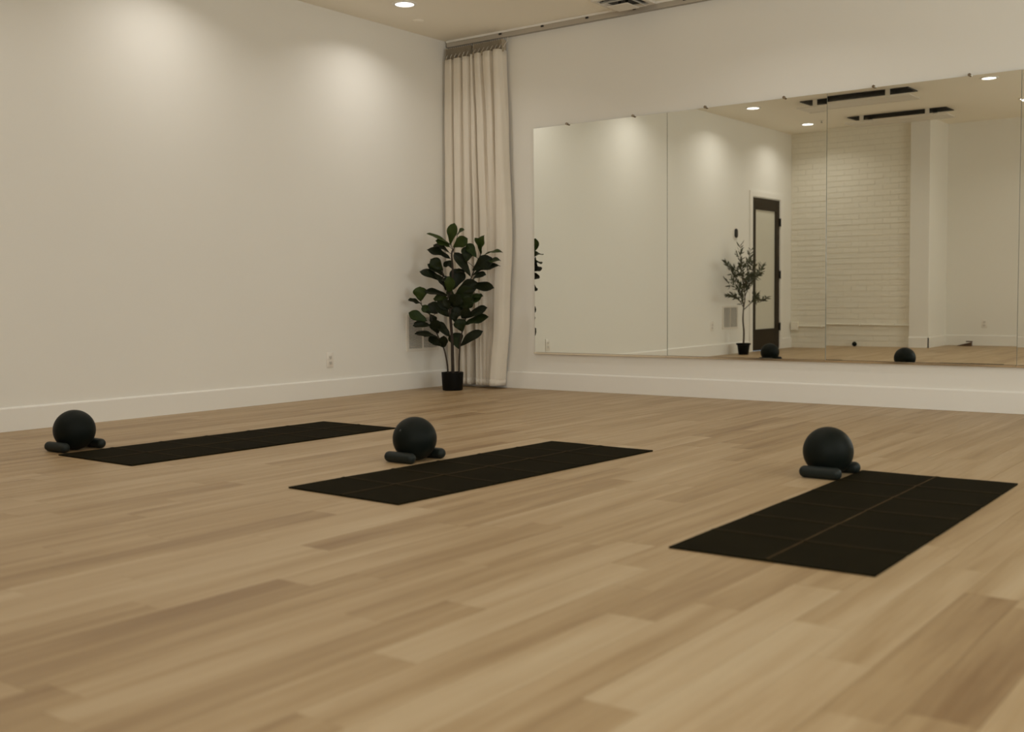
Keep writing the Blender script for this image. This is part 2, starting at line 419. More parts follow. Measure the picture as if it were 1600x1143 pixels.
# assumed window in the right wall, out of view, letting in fill daylight
wr = bpy.data.objects.new('unseen_window_1', None); C.objects.link(wr); tag(wr, kind='structure')
def frame_bm(x0, x1, y0, y1, z0, z1, w):
    bm = bmesh.new()
    box(bm, x0, x1, y0, y1, z0, z0 + w); box(bm, x0, x1, y0, y1, z1 - w, z1)
    box(bm, x0, x1, y0, y0 + w, z0 + w, z1 - w); box(bm, x0, x1, y1 - w, y1, z0 + w, z1 - w)
    return bm
obj('window_frame', frame_bm(XR + 0.02, XR + 0.09, WY0, WY1, WZ0, WZ1, 0.05), M_base, wr, sm=False)
for k in (1, 2):
    yy = WY0 + (WY1 - WY0) * k / 3
    boxo('mullion', (XR + 0.03, XR + 0.08, yy - 0.02, yy + 0.02, WZ0 + 0.05, WZ1 - 0.05), M_base, wr)
for k in range(3):
    ya = WY0 + (WY1 - WY0) * k / 3; yb = WY0 + (WY1 - WY0) * (k + 1) / 3
    boxo('pane', (XR + 0.05, XR + 0.056, ya + (0.05 if k == 0 else 0.02), yb - (0.05 if k == 2 else 0.02), WZ0 + 0.05, WZ1 - 0.05), M_glass, wr)

wf = bpy.data.objects.new('unseen_window_2', None); C.objects.link(wf); tag(wf, kind='structure')  # assumed rear window, never in view, supplies the rear fill light
bm = bmesh.new()
for q in ((VX0, VX1, WZ0, WZ0 + .05), (VX0, VX1, WZ1 - .05, WZ1), (VX0, VX0 + .05, WZ0 + .05, WZ1 - .05), (VX1 - .05, VX1, WZ0 + .05, WZ1 - .05)): box(bm, q[0], q[1], YF - .09, YF - .02, q[2], q[3])
obj('window_frame', bm, M_base, wf, sm=False)
for k in range(4):
    xa_ = VX0 + (VX1 - VX0) * k / 4; xb_ = VX0 + (VX1 - VX0) * (k + 1) / 4
    if k: boxo('mullion', (xa_ - .02, xa_ + .02, YF - .08, YF - .03, WZ0 + .05, WZ1 - .05), M_base, wf)
    boxo('pane', (xa_ + (.05 if k == 0 else .02), xb_ - (.05 if k == 3 else .02), YF - .056, YF - .05, WZ0 + .05, WZ1 - .05), M_glass, wf)

# door in the left wall (seen in the mirror)
dr = bpy.data.objects.new('door_1', None); C.objects.link(dr); tag(dr, kind='structure')
xa, xb = -0.032, 0.006
sy0, sy1, sz0, sz1 = DY0 + 0.022, DY1 - 0.022, 0.008, DZ - 0.022
gy0, gy1, gz0, gz1 = sy0 + 0.145, sy1 - 0.035, 0.285, 1.86
gy0 = sy0 + 0.13
boxo('stile', (xa, xb, sy1 - 0.075, sy1, sz0, sz1), M_doorf, dr, 0.002)
boxo('stile', (xa, xb, sy0, sy0 + 0.115, sz0, sz1), M_doorf, dr, 0.002)
boxo('top_rail', (xa, xb, sy0 + 0.115, sy1 - 0.075, 1.85, sz1), M_doorf, dr, 0.002)
boxo('bottom_rail', (xa, xb, sy0 + 0.115, sy1 - 0.075, sz0, 0.27), M_doorf, dr, 0.002)
tag(boxo('glass_pane', (-0.018, -0.008, sy0 + 0.10, sy1 - 0.06, 0.255, 1.865), M_frost, dr), 'frosted pale glass panel')
obj('glazing_bead', frame_bm(-0.006, 0.0075, sy0 + 0.115, sy1 - 0.075, 0.27, 1.85, 0.012), M_doorf, dr, sm=False)
boxo('kick_gap', (-T, -0.04, DY0 + 0.02, DY1 - 0.02, 0.0, DZ - 0.02), M_dark, dr)
for z in (0.30, 1.0, 1.70):
    h = boxo('hinge', (0.006, 0.016, sy0 - 0.02, sy0 + 0.012, z - 0.05, z + 0.05), M_hinge, dr)
    obj('hinge_pin', tube([(0.018, sy0 - 0.008, z - 0.055), (0.018, sy0 - 0.008, z + 0.055)], 0.007, 8), M_hinge, h)
obj('lever_handle', tube([(0.006, sy1 - 0.045, 0.98), (0.045, sy1 - 0.045, 0.98), (0.05, sy1 - 0.10, 0.98), (0.05, sy1 - 0.16, 0.98)], 0.008, 8), M_hinge, dr)
cs = bmesh.new()
for b in ((-T, 0.0, DY0, DY0 + 0.02, 0, DZ), (-T, 0.0, DY1 - 0.02, DY1, 0, DZ), (-T, 0.0, DY0 + 0.02, DY1 - 0.02, DZ - 0.02, DZ),
          (0.0, 0.016, DY0 - 0.07, DY0 + 0.008, 0.0005, DZ + 0.06), (0.0, 0.016, DY1 - 0.008, DY1 + 0.07, 0.0005, DZ + 0.06), (0.0, 0.016, DY0 + 0.008, DY1 - 0.008, DZ - 0.008, DZ + 0.06)):
    box(cs, *b)
obj('door_casing', cs, M_base, dr, sm=False)

# ------------------------------------------------------------------ mirror panels
MX, MB, MT = 0.8899, 0.296, 2.103
tilt = {1: (-.003, -.001), 2: (-.0043, -.0022), 3: (-.0055, -.0044), 4: (-.0050, -.0036)}
mlab = {1: 'frameless wall mirror panel nearest the curtain, showing fig leaves at its left edge',
        2: 'frameless wall mirror panel showing the dark framed door and small olive tree',
        3: 'frameless wall mirror panel showing both black ceiling slots and the wall corner',
        4: 'frameless wall mirror panel cut off by the right edge of the photo'}
def disc(r, y0, y1, n=16):
    return lathe([(0, y0), (r * .85, y0), (r, y0 + (y1 - y0) * .3), (r, y1), (0, y1)], n, Matrix.Rotation(math.radians(90), 4, 'X'))
for k in (1, 2, 3, 4):
    x0 = MX + (k - 1) * 1.2192 + 0.001; x1 = MX + k * 1.2192 - 0.001; cx = (x0 + x1) / 2; cz = (MB + MT) / 2
    t = thing('wall_mirror', mlab[k], 'mirror', (cx, -0.013, cz), 0, 'mirror panels side by side on the back wall')
    n = Vector((tilt[k][0], -1.0, tilt[k][1])).normalized()
    bm = bmesh.new(); hx, hz = (x1 - x0) / 2, (MT - MB) / 2
    vs = []
    for d in (0.0, 0.006):
        for sx, sz in ((-1, -1), (1, -1), (1, 1), (-1, 1)):
            x, z_ = sx * hx, sz * hz
            y = (n.x * x + n.z * z_) + d          # plane n.p = 0  ->  y = (nx x + nz z)/1
            vs.append(bm.verts.new((x, y, z_)))
    f = bm.faces.new((vs[0], vs[1], vs[2], vs[3])); f.material_index = 0
    for q in ((0, 4, 5, 1), (1, 5, 6, 2), (2, 6, 7, 3), (3, 7, 4, 0), (7, 6, 5, 4)):
        g = bm.faces.new([vs[i] for i in q]); g.material_index = 1
    bmesh.ops.recalc_face_normals(bm, faces=bm.faces[:])
    obj('mirror_pane', bm, [M_mirror, M_edge], t, sm=False)
    for cxx in ((0.30, 0.90) if k > 1 else (0.318, 0.918)):
        lx = cxx * 1.0 - 0.6096 + 0.017
        o = obj('mirror_clip', disc(0.010, 0.0, 0.022), M_clip, t); o.location = (lx, 0.0, hz + 0.004)
    bm = bmesh.new()
    box(bm, -hx, hx, -0.016, -0.0125, -hz - 0.004, -hz + 0.007); box(bm, -hx, hx, -0.0125, 0.0125, -hz - 0.006, -hz - 0.002)
    obj('bottom_channel', bm, M_chrome, t, sm=False)

# ------------------------------------------------------------------ curtain track
tr = thing('curtain_track', 'long metal curtain track fixed along the top of the mirror wall', 'curtain rail', (0, 0, 0))
bm = bmesh.new()
box(bm, 0.02, XR - 0.02, -0.045, -0.040, 2.862, 2.893); box(bm, 0.02, XR - 0.02, -0.012, -0.006, 2.862, 2.893)
box(bm, 0.02, XR - 0.02, -0.045, -0.006, 2.893, 2.898)
box(bm, 0.02, XR - 0.02, -0.040, -0.032, 2.862, 2.866); box(bm, 0.02, XR - 0.02, -0.020, -0.012, 2.862, 2.866)
obj('rail', bm, M_metal, tr, sm=False)
boxo('mounting_strip', (0.02, XR - 0.02, -0.055, -0.001, 2.898, H - 0.001), M_base, tr)
for i in range(9):
    x = 1.43 + (i - 2) * 0.42
    boxo('track_clip', (x - 0.012, x + 0.012, -0.052, -0.045, 2.884, 2.898), M_slot, tr)

# ------------------------------------------------------------------ curtains
def curtain(name, label, prof, zs, hooks):
    t = thing(name, label, 'curtain', (0, 0, 0), 0, 'linen curtains gathered in the corner')
    rows = [catmull(P, 6) for P in prof]
    nz = 40; ztop, zbot = zs[0], zs[-1]; vs = []; nv = len(rows[0])
    for i in range(nz + 1):
        z = ztop + (zbot - ztop) * i / nz
        k = 0
        while k < len(zs) - 2 and z < zs[k + 1]: k += 1
        u = (zs[k] - z) / (zs[k] - zs[k + 1]); u = min(max(u, 0), 1); us = u * u * (3 - 2 * u)
        for j in range(nv):
            a, b = rows[k][j], rows[k + 1][j]
            x = a[0] + (b[0] - a[0]) * us; y = a[1] + (b[1] - a[1]) * us
            x += 0.0025 * math.sin(3.1 * z + j * 0.9) ; y += 0.003 * math.sin(2.3 * z + j * 0.55)
            vs.append((max(x, 0.012), min(y, -0.018), z))
    fs = [(i * nv + j, i * nv + j + 1, (i + 1) * nv + j + 1, (i + 1) * nv + j) for i in range(nz) for j in range(nv - 1)]
    o = pydata('fabric', vs, fs, M_curt, t)
    md = o.modifiers.new('s', 'SOLIDIFY'); md.thickness = 0.0018; md.offset = 0
    # hem: a doubled band proud of the cloth at the bottom, and the header band on top
    def band(nm, z0, z1, zr):
        R_ = rows[zr]; V = []
        for z in (z0, z1):
            for j in range(nv):
                jj = (max(j - 1, 0), min(j + 1, nv - 1)); dx = R_[jj[1]][0] - R_[jj[0]][0]; dy = R_[jj[1]][1] - R_[jj[0]][1]
                l = math.hypot(dx, dy) or 1; nx, ny = dy / l, -dx / l
                x = R_[j][0] + 0.0025 * math.sin(3.1 * z + j * 0.9); y = R_[j][1] + 0.003 * math.sin(2.3 * z + j * 0.55)
                V.append((max(x + nx * 0.0016, 0.013), min(y + ny * 0.0016, -0.0165), z))
        F = [(j, j + 1, nv + j + 1, nv + j) for j in range(nv - 1)]
        b = pydata(nm, V, F, M_curt, t); m2 = b.modifiers.new('s', 'SOLIDIFY'); m2.thickness = 0.001; m2.offset = 0
    band('hem', zbot + 0.055, zbot + 0.0005, len(rows) - 1)
    for x, y in hooks:
        h = obj('carrier', tube([(x, -0.026, 2.868), (x, -0.026, 2.845), (x + 0.003, -0.028, 2.835), (x - 0.002, y * .5 - 0.015, 2.80), (x + 0.003, y, 2.765), (x, y, ztop - 0.015)], 0.0026, 6), M_vent, t)
        s_ = obj('hook_tab', box(bmesh.new(), x - 0.007, x + 0.007, y - 0.003, y + 0.003, ztop - 0.02, ztop + 0.016, 0.001), M_twist, h)
    # pleat tape between cloth and track
    V = []; xs = [p[0] for p in prof[0]]; x0, x1 = min(xs) + .004, max(xs) - .004; n_ = int((x1 - x0) / 0.011)
    for k in range(n_ + 1):
        x = x0 + (x1 - x0) * k / n_; y = -0.028 if k % 2 else -0.075
        V += [(x, y, 2.846 - (0.008 if k % 2 else 0.0)), (x, y * 0.95, ztop + 0.004)]
    F = [(2 * k, 2 * k + 1, 2 * k + 3, 2 * k + 2) for k in range(n_)]
    hb = pydata('heading_tape', V, F, M_twist, t, sm=False); m3 = hb.modifiers.new('s', 'SOLIDIFY'); m3.thickness = 0.001
    return t
Z4 = [2.745, 2.1, 1.3, 0.6, 0.022]
Lp = [
 [(.026,-.03),(.028,-.07),(.042,-.095),(.085,-.10),(.106,-.085),(.112,-.03),(.119,-.03),(.128,-.09),(.150,-.11),(.190,-.10),(.200,-.035),(.207,-.03),(.216,-.09),(.232,-.115),(.262,-.11),(.278,-.08),(.284,-.03)],
 [(.026,-.03),(.028,-.08),(.042,-.105),(.095,-.11),(.114,-.095),(.120,-.03),(.128,-.03),(.138,-.10),(.160,-.12),(.205,-.11),(.216,-.055),(.224,-.05),(.234,-.10),(.254,-.12),(.288,-.12),(.306,-.09),(.310,-.03)],
 [(.026,-.03),(.028,-.08),(.042,-.115),(.095,-.12),(.118,-.105),(.124,-.03),(.134,-.03),(.144,-.11),(.168,-.13),(.212,-.12),(.226,-.075),(.234,-.07),(.244,-.11),(.264,-.13),(.296,-.12),(.314,-.09),(.318,-.03)],
 [(.026,-.03),(.030,-.08),(.048,-.115),(.090,-.12),(.116,-.105),(.124,-.045),(.134,-.045),(.146,-.10),(.172,-.12),(.205,-.12),(.222,-.075),(.230,-.07),(.240,-.10),(.256,-.12),(.276,-.12),(.290,-.09),(.294,-.03)],
 [(.028,-.03),(.032,-.08),(.050,-.105),(.088,-.11),(.112,-.10),(.122,-.055),(.132,-.055),(.145,-.09),(.172,-.11),(.202,-.11),(.218,-.080),(.226,-.075),(.236,-.09),(.250,-.11),(.264,-.11),(.276,-.09),(.280,-.03)]]
Rp = [
 [(.300,-.025),(.304,-.08),(.314,-.110),(.330,-.11),(.340,-.09),(.345,-.025),(.352,-.025),(.360,-.09),(.382,-.115),(.412,-.115),(.428,-.09),(.433,-.03),(.440,-.03),(.450,-.095),(.478,-.12),(.535,-.12),(.552,-.09),(.556,-.03),(.564,-.03),(.574,-.10),(.600,-.13),(.648,-.125),(.664,-.09),(.662,-.025)],
 [(.318,-.025),(.322,-.08),(.332,-.110),(.350,-.11),(.361,-.09),(.366,-.025),(.374,-.025),(.382,-.09),(.405,-.12),(.440,-.12),(.462,-.10),(.470,-.07),(.480,-.07),(.495,-.10),(.520,-.125),(.555,-.12),(.574,-.09),(.577,-.03),(.586,-.03),(.596,-.10),(.622,-.135),(.676,-.13),(.696,-.09),(.690,-.025)],
 [(.330,-.025),(.334,-.08),(.344,-.110),(.358,-.11),(.370,-.09),(.375,-.025),(.384,-.025),(.394,-.09),(.420,-.12),(.460,-.13),(.485,-.12),(.495,-.11),(.505,-.11),(.520,-.12),(.545,-.12),(.572,-.11),(.592,-.08),(.596,-.05),(.604,-.06),(.612,-.11),(.640,-.15),(.695,-.14),(.722,-.10),(.712,-.025)],
 [(.345,-.025),(.348,-.08),(.354,-.110),(.364,-.12),(.378,-.12),(.388,-.115),(.396,-.115),(.406,-.12),(.430,-.125),(.465,-.13),(.485,-.125),(.495,-.12),(.505,-.12),(.520,-.115),(.540,-.105),(.560,-.09),(.572,-.075),(.574,-.07),(.576,-.08),(.580,-.12),(.602,-.16),(.650,-.15),(.676,-.11),(.672,-.025)],
 [(.350,-.025),(.352,-.08),(.356,-.110),(.366,-.125),(.380,-.125),(.390,-.125),(.398,-.125),(.408,-.125),(.430,-.125),(.450,-.125),(.465,-.12),(.475,-.12),(.485,-.115),(.495,-.11),(.508,-.10),(.520,-.09),(.528,-.08),(.530,-.075),(.528,-.085),(.526,-.12),(.545,-.165),(.590,-.155),(.618,-.12),(.625,-.025)]]
Lp = [[(x * (1.07 if k == 0 else 1.0 if k == 1 else 0.985 if k == 2 else 1.04), y) for x, y in P] for k, P in enumerate(Lp)]
Rp = [[(max(x, 0.326), y) for x, y in P] for P in Rp]
Rp = [[((x if x < .45 else .45 + (x - .45) * .88), y) for x, y in P] for P in Rp]
curtain('curtain', 'cream linen curtain panel tucked into the corner behind the fig tree', Lp, Z4,
        [(0.03 + 0.022 * i, -0.06 - 0.03 * (i % 2)) for i in range(13)])
curtain('curtain', 'cream linen curtain panel beside the mirror with a free outer edge', Rp, [2.755, 2.1, 1.3, 0.6, 0.022],
        [(0.32 + 0.022 * i, -0.06 - 0.03 * (i % 2)) for i in range(16)])

# ------------------------------------------------------------------ exercise mats
def exercise_mat(label, x, y, a):
    W, Ln, th = 0.61, 1.727, 0.006
    nx, ny = 40, 114
    cre = [0.338, 0.71, 1.12, 1.42] ; seed = random.random() * 10
    cre = [Ln * k / 6 for k in range(1, 6)]
    bm = bmesh.new(); g = []
    def h(u, v):
        z = th
        z += 0.0022 * math.exp(-((u - W / 2) / 0.006) ** 2)
        for c in cre: z += 0.0024 * math.exp(-((v - c - 0.004 * math.sin(u * 9 + seed)) / 0.007) ** 2)
        z += 0.0007 * math.sin(u * 13 + v * 7 + seed) * math.sin(v * 5 - seed)
        return z
    ulist = sorted(set([round(W * i / nx, 4) for i in range(nx + 1)]))
    vlist = [Ln * j / ny for j in range(ny + 1)]
    for v in vlist:
        e = 0.0015 * sum(math.exp(-((v - c) / 0.012) ** 2) for c in cre)
        g.append([bm.verts.new((u + (e if u == 0 else -e if u == ulist[-1] else 0), v, h(u, v))) for u in ulist])
    lo = {}
    for j in range(len(g)):
        for i in range(len(ulist)):
            if i in (0, len(ulist) - 1) or j in (0, len(g) - 1):
                c = g[j][i].co; lo[(j, i)] = bm.verts.new((c.x, c.y, 0.0004))
    for j in range(len(g) - 1):
        for i in range(len(ulist) - 1):
            f = bm.faces.new((g[j][i], g[j][i + 1], g[j + 1][i + 1], g[j + 1][i]))
    n, m = len(g) - 1, len(ulist) - 1
    for j in range(n):
        bm.faces.new((g[j][0], g[j + 1][0], lo[(j + 1, 0)], lo[(j, 0)])); bm.faces.new((g[j + 1][m], g[j][m], lo[(j, m)], lo[(j + 1, m)]))
    for i in range(m):
        bm.faces.new((g[0][i + 1], g[0][i], lo[(0, i)], lo[(0, i + 1)])); bm.faces.new((g[n][i], g[n][i + 1], lo[(n, i + 1)], lo[(n, i)]))
    bmesh.ops.recalc_face_normals(bm, faces=bm.faces[:])
    t = thing('exercise_mat', label, 'exercise mat', (x, y, 0), a, 'black folding mats laid out in a row')
    obj('mat_sheet', bm, M_mat, t, ang=50)
    # worn fold lines
    bm = bmesh.new()
    def strip(pts, w):
        pr = None
        for (u, v, du, dv) in pts:
            A = bm.verts.new((u - du * w, v - dv * w, h(u - du * w, v - dv * w) + 0.0003)); B = bm.verts.new((u, v, h(u, v) + 0.0004)); D = bm.verts.new((u + du * w, v + dv * w, h(u + du * w, v + dv * w) + 0.0003))
            if pr: bm.faces.new((pr[0], A, B, pr[1])); bm.faces.new((pr[1], B, D, pr[2]))
            pr = (A, B, D)
    strip([(W / 2, v, 1, 0) for v in [0.004 + (Ln - 0.008) * k / 60 for k in range(61)]], 0.0030)
    for c in cre:
        strip([(u, c + 0.004 * math.sin(u * 9 + seed), 0, 1) for u in [0.004 + (W - 0.008) * k / 24 for k in range(25)]], 0.0018)
    bmesh.ops.recalc_face_normals(bm, faces=bm.faces[:])
    for f in bm.faces:
        if f.normal.z < 0: f.normal_flip()
    obj('fold_line', bm, M_crease, t)
    return t
exercise_mat('black folding exercise mat nearest the left wall, its far tip behind the middle ball', 1.1715, -4.3917, -0.0158)
exercise_mat('black folding exercise mat in the middle, between two others', 2.8199, -4.4010, -0.0426)
exercise_mat('black folding exercise mat at the right with a clear lengthwise fold line', 4.56, -4.4806, 0.0123)

# ------------------------------------------------------------------ balls and hand weights
RB = 0.102; RW = 0.0245; LW = 0.175
def ball(label, x, y, grp='black exercise balls beside the mats', r=RB):
    t = thing('exercise_ball', label, 'ball', (x, y, 0), random.uniform(0, 6), grp)
    bm = bmesh.new(); bmesh.ops.create_uvsphere(bm, u_segments=64, v_segments=40, radius=r)
    for v in bm.verts:
        k = v.co.z / r
        v.co.z *= 0.992
        if k < -0.985: v.co.z = -0.985 * r * 0.992
        v.co.z += r * 0.985 * 0.992 + 0.0003
    obj('ball_body', bm, M_ball, t)
    pl = obj('valve_plug', lathe([(0, .0025), (.004, .0025), (.0055, .001), (.0055, -.002), (0, -.002)], 16), M_plug, t)
    d = Vector((0.8, 0.35, 0.45)).normalized()
    pl.matrix_local = Matrix.Translation(Vector((0, 0, r * .977)) + d * (r * 0.995)) @ d.to_track_quat('Z', 'Y').to_matrix().to_4x4()
    return t
def weight(label, x, y, a):
    r, L_ = RW, LW
    pr = []
    for k in range(9):
        t = math.pi / 2 * k / 8; pr.append((r * math.sin(t) ** 0.9 if k else 0.0, -L_ / 2 + r * 0.95 * (1 - math.cos(t))))
    pr += [(r * 1.0, -L_ / 4), (r * 1.01, 0), (r * 1.0, L_ / 4)]
    pr += [(a_, -b_) for a_, b_ in reversed(pr[:9])]
    bm = lathe(pr, 28, Matrix.Translation((0, 0, r * 1.01)) @ Matrix.Rotation(math.radians(90), 4, 'Y'))
    o = obj('hand_weight', bm, M_weight); o.location = (x, y, 0.0003); o.rotation_euler = (0, 0, a)
    return tag(o, label, 'weight', 'small rounded hand weights holding the balls')
B = [(1.045, -4.225, 'left', 'by the left mat near the left wall'), (2.73, -3.55, 'middle', 'beside the middle mat'), (4.455, -2.925, 'right', 'behind the right mat')]
blab = ['matte black exercise ball at far left, resting between two weights beside the wallmost mat',
        'matte black exercise ball in the middle, hiding the far tip of the left mat',
        'matte black exercise ball at the right, by the far corner of the right mat']
wl1 = ['black rounded hand weight in front of the far left ball', 'black rounded hand weight in front of the middle ball', 'black rounded hand weight in front of the right ball']
wl2 = ['black rounded hand weight half hidden behind the far left ball', 'black rounded hand weight half hidden behind the middle ball', 'black rounded hand weight half hidden behind the right ball']
wpos = [[(1.055, -4.328, 0.03), (1.045, -4.121, 0.0)], [(2.732, -3.654, 0.0), (2.732, -3.446, 0.0)], [(4.462, -3.029, 0.0), (4.466, -2.821, 0.0)]]
for i in range(3):
    ball(blab[i], B[i][0], B[i][1])
    weight(wl1[i], *wpos[i][0]); weight(wl2[i], *wpos[i][1])
sb = thing('massage_ball', 'tiny black ball on the floor against the painted brick wall', 'ball', (0.90, -7.18, 0))
bm = bmesh.new(); bmesh.ops.create_uvsphere(bm, u_segments=24, v_segments=16, radius=0.032); bmesh.ops.translate(bm, verts=bm.verts[:], vec=(0, 0, 0.0322))
obj('ball_body', bm, M_ball, sb)
dw = thing('door_wedge', 'small brown wooden wedge lying on the floor by the baseboard', 'doorstop', (2.14, YF + 0.14, 0), 0.15)
bm = bmesh.new()
V = [bm.verts.new(v) for v in ((-.09, -.02, .0005), (.09, -.02, .0005), (.09, .02, .0005), (-.09, .02, .0005), (-.09, -.02, .006), (.09, -.02, .05), (.09, .02, .05), (-.09, .02, .006))]
for q in ((3, 2, 1, 0), (4, 5, 6, 7), (0, 1, 5, 4), (1, 2, 6, 5), (2, 3, 7, 6), (3, 0, 4, 7)): bm.faces.new([V[i] for i in q])
obj('wedge_body', bm, M_brown, dw, sm=False)
obj('grip_tab', box(bmesh.new(), .02, .10, -.012, .012, .052, .066, .003), M_brown, dw)

# ------------------------------------------------------------------ outlets, vents, thermostat, conduit
def wall_thing(name, label, cat, loc, rz, group=None):
    # local frame: +x out of the wall, y along it, z up
    return thing(name, label, cat, loc, rz, group)
def outlet(label, loc, rz):
    t = wall_thing('wall_outlet', label, 'outlet', loc, rz, 'duplex power outlets')
    obj('cover_plate', box(bmesh.new(), 0.0005, 0.006, -0.035, 0.035, -0.0575, 0.0575, 0.002, 2), M_plastic, t)
    for z in (-0.02, 0.02):
        s = obj('socket', box(bmesh.new(), 0.005, 0.0085, -0.0165, 0.0165, z - 0.0145, z + 0.0145, 0.003, 2), M_socket, t)
        bm = bmesh.new(); box(bm, 0.0078, 0.009, -0.008, -0.0055, z - 0.002, z + 0.008); box(bm, 0.0078, 0.009, 0.0055, 0.008, z - 0.002, z + 0.007); box(bm, 0.0078, 0.009, -0.002, 0.002, z - 0.010, z - 0.006)
        obj('slot', bm, M_slot, s, sm=False)
    return t
outlet('white duplex outlet low on the left wall between left mat and fig tree', (0, -1.448, 0.286), 0)
outlet('white duplex outlet low on the left wall, mirrored left of the olive tree', (0, -4.88, 0.36), 0)
outlet('white duplex outlet on the recessed rear wall, seen in the mirror', (2.345, YF, 0.29), math.radians(90))
def grille(label, loc, w, h, nl, cols=2):
    t = wall_thing('air_vent', label, 'vent', loc, 0, 'white louvered wall vents')
    fw = 0.024
    bm = bmesh.new()
    for b in ((-w / 2, w / 2, -h / 2, -h / 2 + fw), (-w / 2, w / 2, h / 2 - fw, h / 2), (-w / 2, -w / 2 + fw, -h / 2 + fw, h / 2 - fw), (w / 2 - fw, w / 2, -h / 2 + fw, h / 2 - fw), (-0.006, 0.006, -h / 2 + fw, h / 2 - fw)):
        box(bm, 0.0005, 0.012, b[0], b[1], b[2], b[3])
    obj('vent_frame', bm, M_vent, t, sm=False)
    boxo('vent_duct', (0.0004, 0.0012, -w / 2 + fw, w / 2 - fw, -h / 2 + fw, h / 2 - fw), M_slot, t)
    me = None
    hw = (w / 2 - fw - 0.006) / 2
    bm = bmesh.new(); box(bm, 0.0015, 0.0095, -hw, hw, -0.0012, 0.0012)
    for v in bm.verts: v.co.z += -(v.co.x - 0.0055) * 0.7
    me = bpy.data.meshes.new('louver'); bm.to_mesh(me); bm.free(); me.materials.append(M_vent)
    for s in (-1, 1):
        for k in range(nl):
            o = bpy.data.objects.new('louver', me); C.objects.link(o); o.parent = t
            o.location = (0, s * (0.006 + hw), -h / 2 + fw + (h - 2 * fw) * (k + 0.5) / nl)
    return t
grille('white louvered return vent low on the left wall behind the fig tree', (0, -0.385, 0.462), 0.40, 0.305, 22)
grille('white louvered vent low on the left wall behind the olive tree', (0, -5.365, 0.457), 0.42, 0.29, 20)

th = wall_thing('thermostat', 'oval thermostat with black face on a white plate, left wall', 'thermostat', (0, -5.515, 1.507), 0)
RX = Matrix.Rotation(math.radians(90), 4, 'Y')
def pill(w, h, x0, x1, bev, m, name):
    bm = bmesh.new(); n = 12; prof = []
    for s, c in ((1, h / 2 - w / 2), (-1, -(h / 2 - w / 2))):
        for k in range(n + 1):
            a = math.pi * k / n if s > 0 else math.pi + math.pi * k / n
            prof.append((w / 2 * math.cos(a), c + w / 2 * math.sin(a)))
    R0 = [bm.verts.new((x0, a, b)) for a, b in prof]; R1 = [bm.verts.new((x1 - bev, a, b)) for a, b in prof]
    R2 = [bm.verts.new((x1, a * (1 - bev / w * 2), b * (1 - bev / h * 2))) for a, b in prof]
    k = len(prof)
    for A, Bq in ((R0, R1), (R1, R2)):
        for i in range(k): bm.faces.new((A[i], A[(i + 1) % k], Bq[(i + 1) % k], Bq[i]))
    bm.faces.new(R2)
    bmesh.ops.recalc_face_normals(bm, faces=bm.faces[:])
    return obj(name, bm, m, th)
pill(0.14, 0.165, 0.0005, 0.006, 0.002, M_plastic, 'wall_plate')
tag(pill(0.066, 0.115, 0.006, 0.024, 0.004, M_hinge, 'display_face'), 'black oval face')

cd = thing('conduit', 'white painted conduit running level along the brick wall from a junction box', 'pipe', (0, YB, 0.295))
obj('pipe', tube([(0.10, 0.016, 0.0), (0.5, 0.016, -0.002), (1.0, 0.016, -0.006), (PX0 - 0.004, 0.016, -0.012)], 0.011, 12), M_brick, cd)
obj('junction_box', box(bmesh.new(), 0.02, 0.12, 0.004, 0.05, -0.055, 0.055, 0.004), M_brick, cd)
for x in (0.45, 0.95, 1.4):
    obj('pipe_strap', box(bmesh.new(), x - 0.012, x + 0.012, 0.003, 0.030, -0.020, 0.014, 0.003), M_brick, cd)

# ------------------------------------------------------------------ ceiling: diffuser, deflectors, lamps
cf = thing('ceiling_diffuser', 'white square ceiling air diffuser with black gaps above the curtain track', 'vent', (1.865, -0.232, H))
def ringsq(bm, a, b, z0, z1, th_=0.003):
    # square cone ring from half-size a at z0 (outer, low) to half-size b at z1
    q = lambda s, z: [(-s, -s, z), (s, -s, z), (s, s, z), (-s, s, z)]
    o = [bm.verts.new(v) for v in q(a, z0)]; i = [bm.verts.new(v) for v in q(b, z1)]
    o2 = [bm.verts.new((v[0], v[1], v[2] + th_)) for v in q(a, z0)]; i2 = [bm.verts.new((v[0], v[1], v[2] + th_)) for v in q(b, z1)]
    for k in range(4):
        l = (k + 1) % 4
        bm.faces.new((o[k], o[l], i[l], i[k])); bm.faces.new((o2[l], o2[k], i2[k], i2[l]))
        bm.faces.new((o[l], o[k], o2[k], o2[l])); bm.faces.new((i[k], i[l], i2[l], i2[k]))
    bmesh.ops.recalc_face_normals(bm, faces=bm.faces[:])
    return bm
S = 0.172
bm = bmesh.new()
for q in ((-S, S, -S, -S + .03), (-S, S, S - .03, S), (-S, -S + .03, -S + .03, S - .03), (S - .03, S, -S + .03, S - .03)): box(bm, *q, -0.020, -0.0005)
obj('outer_frame', bm, M_vent, cf, sm=False)
boxo('duct_throat', (-S + .03, S - .03, -S + .03, S - .03, -0.0035, -0.0008), M_slot, cf)
obj('cone_ring', ringsq(bmesh.new(), 0.124, 0.104, -0.038, -0.018), M_vent, cf, sm=False)
obj('center_plate', box(bmesh.new(), -0.085, 0.085, -0.085, 0.085, -0.054, -0.048), M_vent, cf, sm=False)
bm = bmesh.new()
for a in (-1, 1): box(bm, a * 0.03 - .004, a * 0.03 + .004, -0.012, 0.012, -0.048, -0.0036)
obj('support_bar', bm, M_slot, cf, sm=False)

